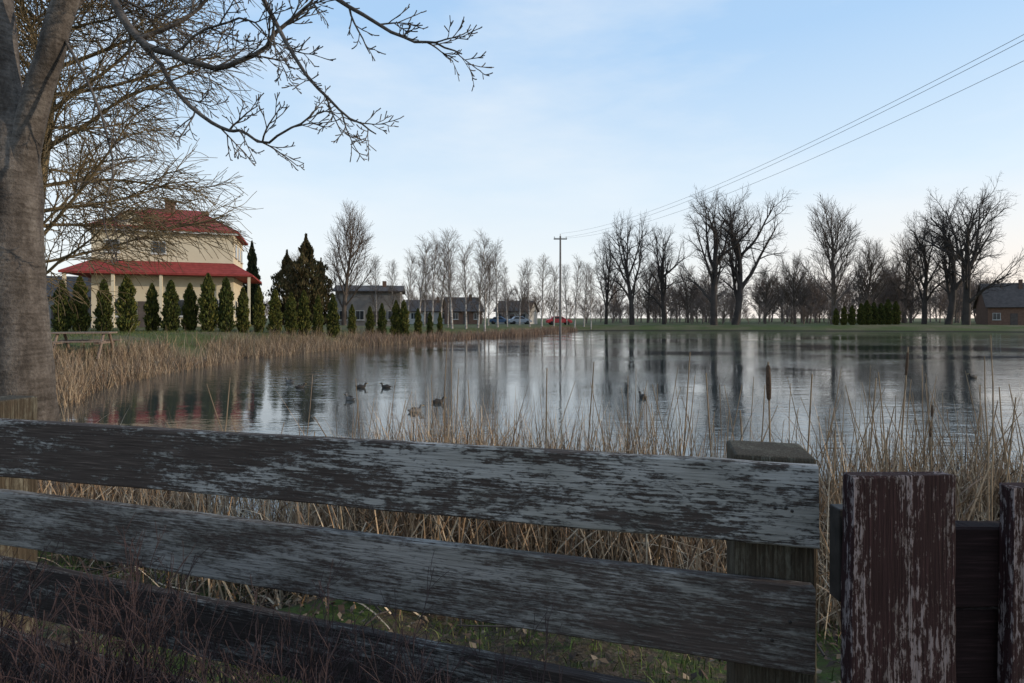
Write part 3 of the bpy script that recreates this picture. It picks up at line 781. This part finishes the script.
def gable_house(name,u,d,w,dep,eave,ridge,wall,roof,rot=0,nwin=3):
    p=W(u,HY,d); z=gz(p.x,p.y)-0.1
    e=empty(name,(p.x,p.y,z),rot)
    v=[(-w/2,0,0),(w/2,0,0),(w/2,dep,0),(-w/2,dep,0),(-w/2,0,eave),(w/2,0,eave),(w/2,dep,eave),(-w/2,dep,eave),(-w/2,dep/2,ridge),(w/2,dep/2,ridge)]
    mesh_obj('walls',v,[(0,1,5,4),(1,2,6,9,5),(2,3,7,6),(3,0,4,8,7)],wall,e)
    o=0.4; s=(ridge-eave)/(dep/2)
    rvv=[(-w/2-o,-o,eave-s*o+.03),(w/2+o,-o,eave-s*o+.03),(w/2+o,dep/2,ridge+.03),(-w/2-o,dep/2,ridge+.03),(w/2+o,dep+o,eave-s*o+.03),(-w/2-o,dep+o,eave-s*o+.03)]
    rf=mesh_obj('roof',rvv,[(0,1,2,3),(3,2,4,5)],roof,e); sdm=rf.modifiers.new('s','SOLIDIFY'); sdm.thickness=0.14; sdm.offset=1
    for k_ in range(nwin):
        x=-w/2+w*(k_+0.5)/nwin
        if k_==nwin//2: box('door',x-.5,x+.5,-.05,.01,0.02,2.1,M['roofdark'],e)
        else: window(e,x,1.0,1.1,1.2)
    box('chimney',w*.2,w*.2+.5,dep*.35,dep*.35+.5,eave+0.2,ridge+.7,M['brick'],e)
    return e
gable_house('outbuilding',368,72,8.0,7,4.6,5.4,M['wall_g'],M['roofdark'],0.15,4)
gable_house('farmhouse',466,104,6,7,2.6,5.0,M['brick'],M['roofdark'],0.3,3)
gable_house('farmhouse',512,116,7,7,2.8,4.8,M['wall_w'],M['roofdark'],-0.3,3)
gable_house('farmhouse',428,108,8,7,2.6,4.6,M['wall_w'],M['roofdark'],0.1,3)
gable_house('barn',1014,98,7,9,3.4,7.4,M['brick'],M['roofdark'],-0.5,3)
gable_house('garage',58,52,8,6,3.0,4.8,M['wall_g'],M['roofdark'],0.3,3)

# ---------------------------------------------------------------- utility poles and wires
def upole(name,x,y,ztop):
    z=gz(x,y)-0.2; e=empty(name,(x,y,z))
    T=Tubes(); h_=ztop-z; T.tube([Vector((0,0,0)),Vector((0,0,h_/2)),Vector((0,0,h_))],[0.17,0.14,0.11],10)
    link(bpy.data.objects.new('shaft',T.mesh('shaft',M['concrete'])),e)
    box('crossarm',-0.85,0.85,-0.06,0.06,h_-0.45,h_-0.31,M['metal'],e)
    for i_,xx in enumerate((-0.75,0.0,0.75)):
        T=Tubes(); zz=h_-0.31 if xx else h_
        T.tube([Vector((xx,0,zz)),Vector((xx,0,zz+.08)),Vector((xx,0,zz+.1)),Vector((xx,0,zz+.22)),Vector((xx,0,zz+.24))],[.02,.02,.07,.06,.02],8)
        link(bpy.data.objects.new('insulator_%d'%i_,T.mesh('insulator',M['frame'])),e)
    return e
upole('utility_pole',6.2,73.0,2+(318-236)/F*73)
upole('utility_pole',22.5,5.0,14.0)
T=Tubes()
pa=Vector((6.2,73,2+(318-237)/F*73)); pb=Vector((22.5,5,14.0))
for xx,zo in ((-0.75,-0.15),(0,0.45),(0.75,-0.15)):
    pts=[]
    for i_ in range(41):
        t_=i_/40; p=pa.lerp(pb,t_); p.z-=4*2.4*t_*(1-t_); p.x+=xx; p.z+=zo; pts.append(p)
    T.tube(pts,[0.010]*41,4)
link(bpy.data.objects.new('power_lines',T.mesh('power_lines',M['wire'])))

# ---------------------------------------------------------------- ducks
def duck(u,v,s=1.0,rot=0,mat='duckd'):
    d=CZ*F/(v-HY); p=W(u,v,d)
    T=Tubes()
    prof=[(-0.25,0.10,0.005),(-0.20,0.085,0.035),(-0.12,0.06,0.075),(0,0.05,0.10),(0.10,0.06,0.09),(0.155,0.10,0.055),(0.17,0.15,0.036),(0.175,0.185,0.034),(0.19,0.215,0.043),(0.225,0.22,0.036),(0.25,0.212,0.018)]
    T.tube([Vector((x,0,z)) for x,z,r in prof],[r for x,z,r in prof],12)
    e=empty('duck',(p.x,p.y,-0.01),rot); e.scale=(s,s,s)
    link(bpy.data.objects.new('body',T.mesh('duck_body',M[mat])),e)
    T=Tubes(); T.tube([Vector((.245,0,.212)),Vector((.275,0,.205)),Vector((.305,0,.203))],[.018,.014,.008],8)
    link(bpy.data.objects.new('bill',T.mesh('duck_bill',M['bill'])),e)
    T=Tubes(); T.tube([Vector((-.16,-.0,.10)),Vector((-.05,0,.125)),Vector((.08,0,.12))],[.02,.055,.03],8)
    link(bpy.data.objects.new('wings',T.mesh('duck_wings',M['duckd'])),e)
for (u,v,s,r_,mt_) in [(361,388,1,0.2,'duckd'),(386,388,1,3.0,'duckd'),(350,400,1,2.7,'duckw'),(415,412,1,0.4,'duckw'),(438,403,1,0.1,'duckd'),(643,398,1.0,2.0,'duckd'),(973,378,1.1,3.3,'duckd'),(290,383,1.1,2.8,'duckw'),(300,388,0.9,0.3,'duckd')]:
    duck(u,v,s*0.66,r_,mt_)

# ---------------------------------------------------------------- cars
def car(u,d,color,rot):
    p=W(u,HY,d); z=gz(p.x,p.y); e=empty('parked_car',(p.x,p.y,z),rot)
    prof=[(-2.1,.35),(-2.12,.75),(-1.95,.95),(-1.5,1.0),(-1.1,1.42),(0.35,1.45),(1.05,1.0),(1.85,.86),(2.1,.65),(2.1,.35)]
    v=[(x,-.82,z_) for x,z_ in prof]+[(x,.82,z_) for x,z_ in prof]; n=len(prof)
    f=[tuple(range(n)),tuple(range(2*n-1,n-1,-1))]+[(i_,i_+n,(i_+1)%n+n,(i_+1)%n) for i_ in range(n)]
    b=mesh_obj('car_body',v,f,paint_mat('car_paint',color),e); bb=b.modifiers.new('b','BEVEL'); bb.width=.07; bb.segments=2
    for y_ in (-.835,.835):
        mesh_obj('side_glass',[(-1.3,y_,1.02),(0.85,y_,1.02),(0.3,y_,1.36),(-1.0,y_,1.36)],[(0,1,2,3)],M['glass'],e)
    for x in (-1.3,1.3):
        for y_ in (-.8,.8):
            T=Tubes(); T.tube([Vector((x,y_-.1,.32)),Vector((x,y_-.09,.32)),Vector((x,y_+.09,.32)),Vector((x,y_+.1,.32))],[.05,.32,.32,.05],14)
            link(bpy.data.objects.new('wheel',T.mesh('wheel',M['tyre'])),e)
car(559,95,(0.50,0.03,0.04),0.1); car(520,106,(0.35,0.38,0.42),0.2); car(500,112,(0.08,0.14,0.24),-0.1)

pt=W(82,HY,21); e=empty('picnic_table',(pt.x,pt.y,gz(pt.x,pt.y)+0.10),0.3); e.scale=(1.1,1.1,1.25)
for k_ in range(4): box('top_plank_%d'%k_,-.9,.9,-.38+k_*.2,-.2+k_*.2,.62,.665,M['oldwood'],e)
for y_ in (-.85,.65): box('seat',-.9,.9,y_,y_+.22,.38,.42,M['oldwood'],e)
for x in (-.65,.65):
    box('cross_beam',x-.04,x+.04,-.8,.82,.32,.378,M['oldwood'],e)
    for sg in (-1,1):
        T=Tubes(); T.tube([Vector((x+.06,sg*.75,-0.1)),Vector((x+.06,sg*.25,.62))],[.05,.05],4); link(bpy.data.objects.new('leg',T.mesh('leg',M['oldwood'])),e)

# ---------------------------------------------------------------- camera, light, sky
cam = bpy.data.cameras.new('camera'); co = bpy.data.objects.new('camera',cam); link(co)
co.location=(0,0,CZ); co.rotation_euler=(math.radians(90),0,0)
cam.sensor_width=36; cam.lens=36*F/1024; cam.shift_y=-(341.5-HY)/1024; cam.clip_end=6000; cam.clip_start=0.05
scene.camera=co
SE=math.radians(13); SA=math.radians(95)
sun=bpy.data.lights.new('sun','SUN'); sun.energy=3.0; sun.angle=math.radians(0.6); sun.color=(1.0,0.82,0.62)
so=bpy.data.objects.new('sun',sun); link(so)
sdv=Vector((math.sin(SA)*math.cos(SE),math.cos(SA)*math.cos(SE),math.sin(SE)))
so.rotation_euler=sdv.to_track_quat('Z','Y').to_euler()
w=bpy.data.worlds.new('World'); scene.world=w; w.use_nodes=True; nt=w.node_tree
bg=nt.nodes['Background']; sky=nt.nodes.new('ShaderNodeTexSky'); sky.sky_type='NISHITA'; sky.sun_disc=False
sky.sun_elevation=SE; sky.sun_rotation=SA; sky.altitude=100; sky.air_density=1.0; sky.dust_density=1.0; sky.ozone_density=1.5
tc=nt.nodes.new('ShaderNodeTexCoord').outputs['Generated']
nz=noise(nt,1.8,mapping(nt,tc,(1,1.2,3.5),(0.1,0.5,0.2)),7,0.55)
sp=nt.nodes.new('ShaderNodeSeparateXYZ'); nt.links.new(tc,sp.inputs[0])
hc=ramp(nt,sp.outputs[2],[(0.0,(0.82,0.80,0.78)),(0.10,(0.78,0.83,0.86)),(0.22,(0.63,0.76,0.88)),(0.42,(0.40,0.60,0.85)),(0.8,(0.32,0.50,0.78))])
cl=ramp(nt,nz,[(0.42,(0,0,0)),(0.72,(0.65,0.65,0.65))])
hc=mix(nt,cl,hc,(0.82,0.86,0.89))
wx=nt.nodes.new('ShaderNodeMapRange'); nt.links.new(sp.outputs[0],wx.inputs[0])
wx.inputs[1].default_value=0.2; wx.inputs[2].default_value=0.75
wz=nt.nodes.new('ShaderNodeMapRange'); nt.links.new(sp.outputs[2],wz.inputs[0])
wz.inputs[1].default_value=0.20; wz.inputs[2].default_value=0.0
wf=math2(nt,'MULTIPLY',wx.outputs[0],wz.outputs[0])
hc=mix(nt,wf,hc,(0.95,0.80,0.70))
hcs=mix(nt,1.0,hc,(8.0,8.0,8.0),'MULTIPLY')
c=mix(nt,0.88,sky.outputs[0],hcs)
nt.links.new(c,bg.inputs['Color']); bg.inputs['Strength'].default_value=0.15
scene.view_settings.view_transform='Standard'; scene.view_settings.look='None'; scene.view_settings.exposure=0
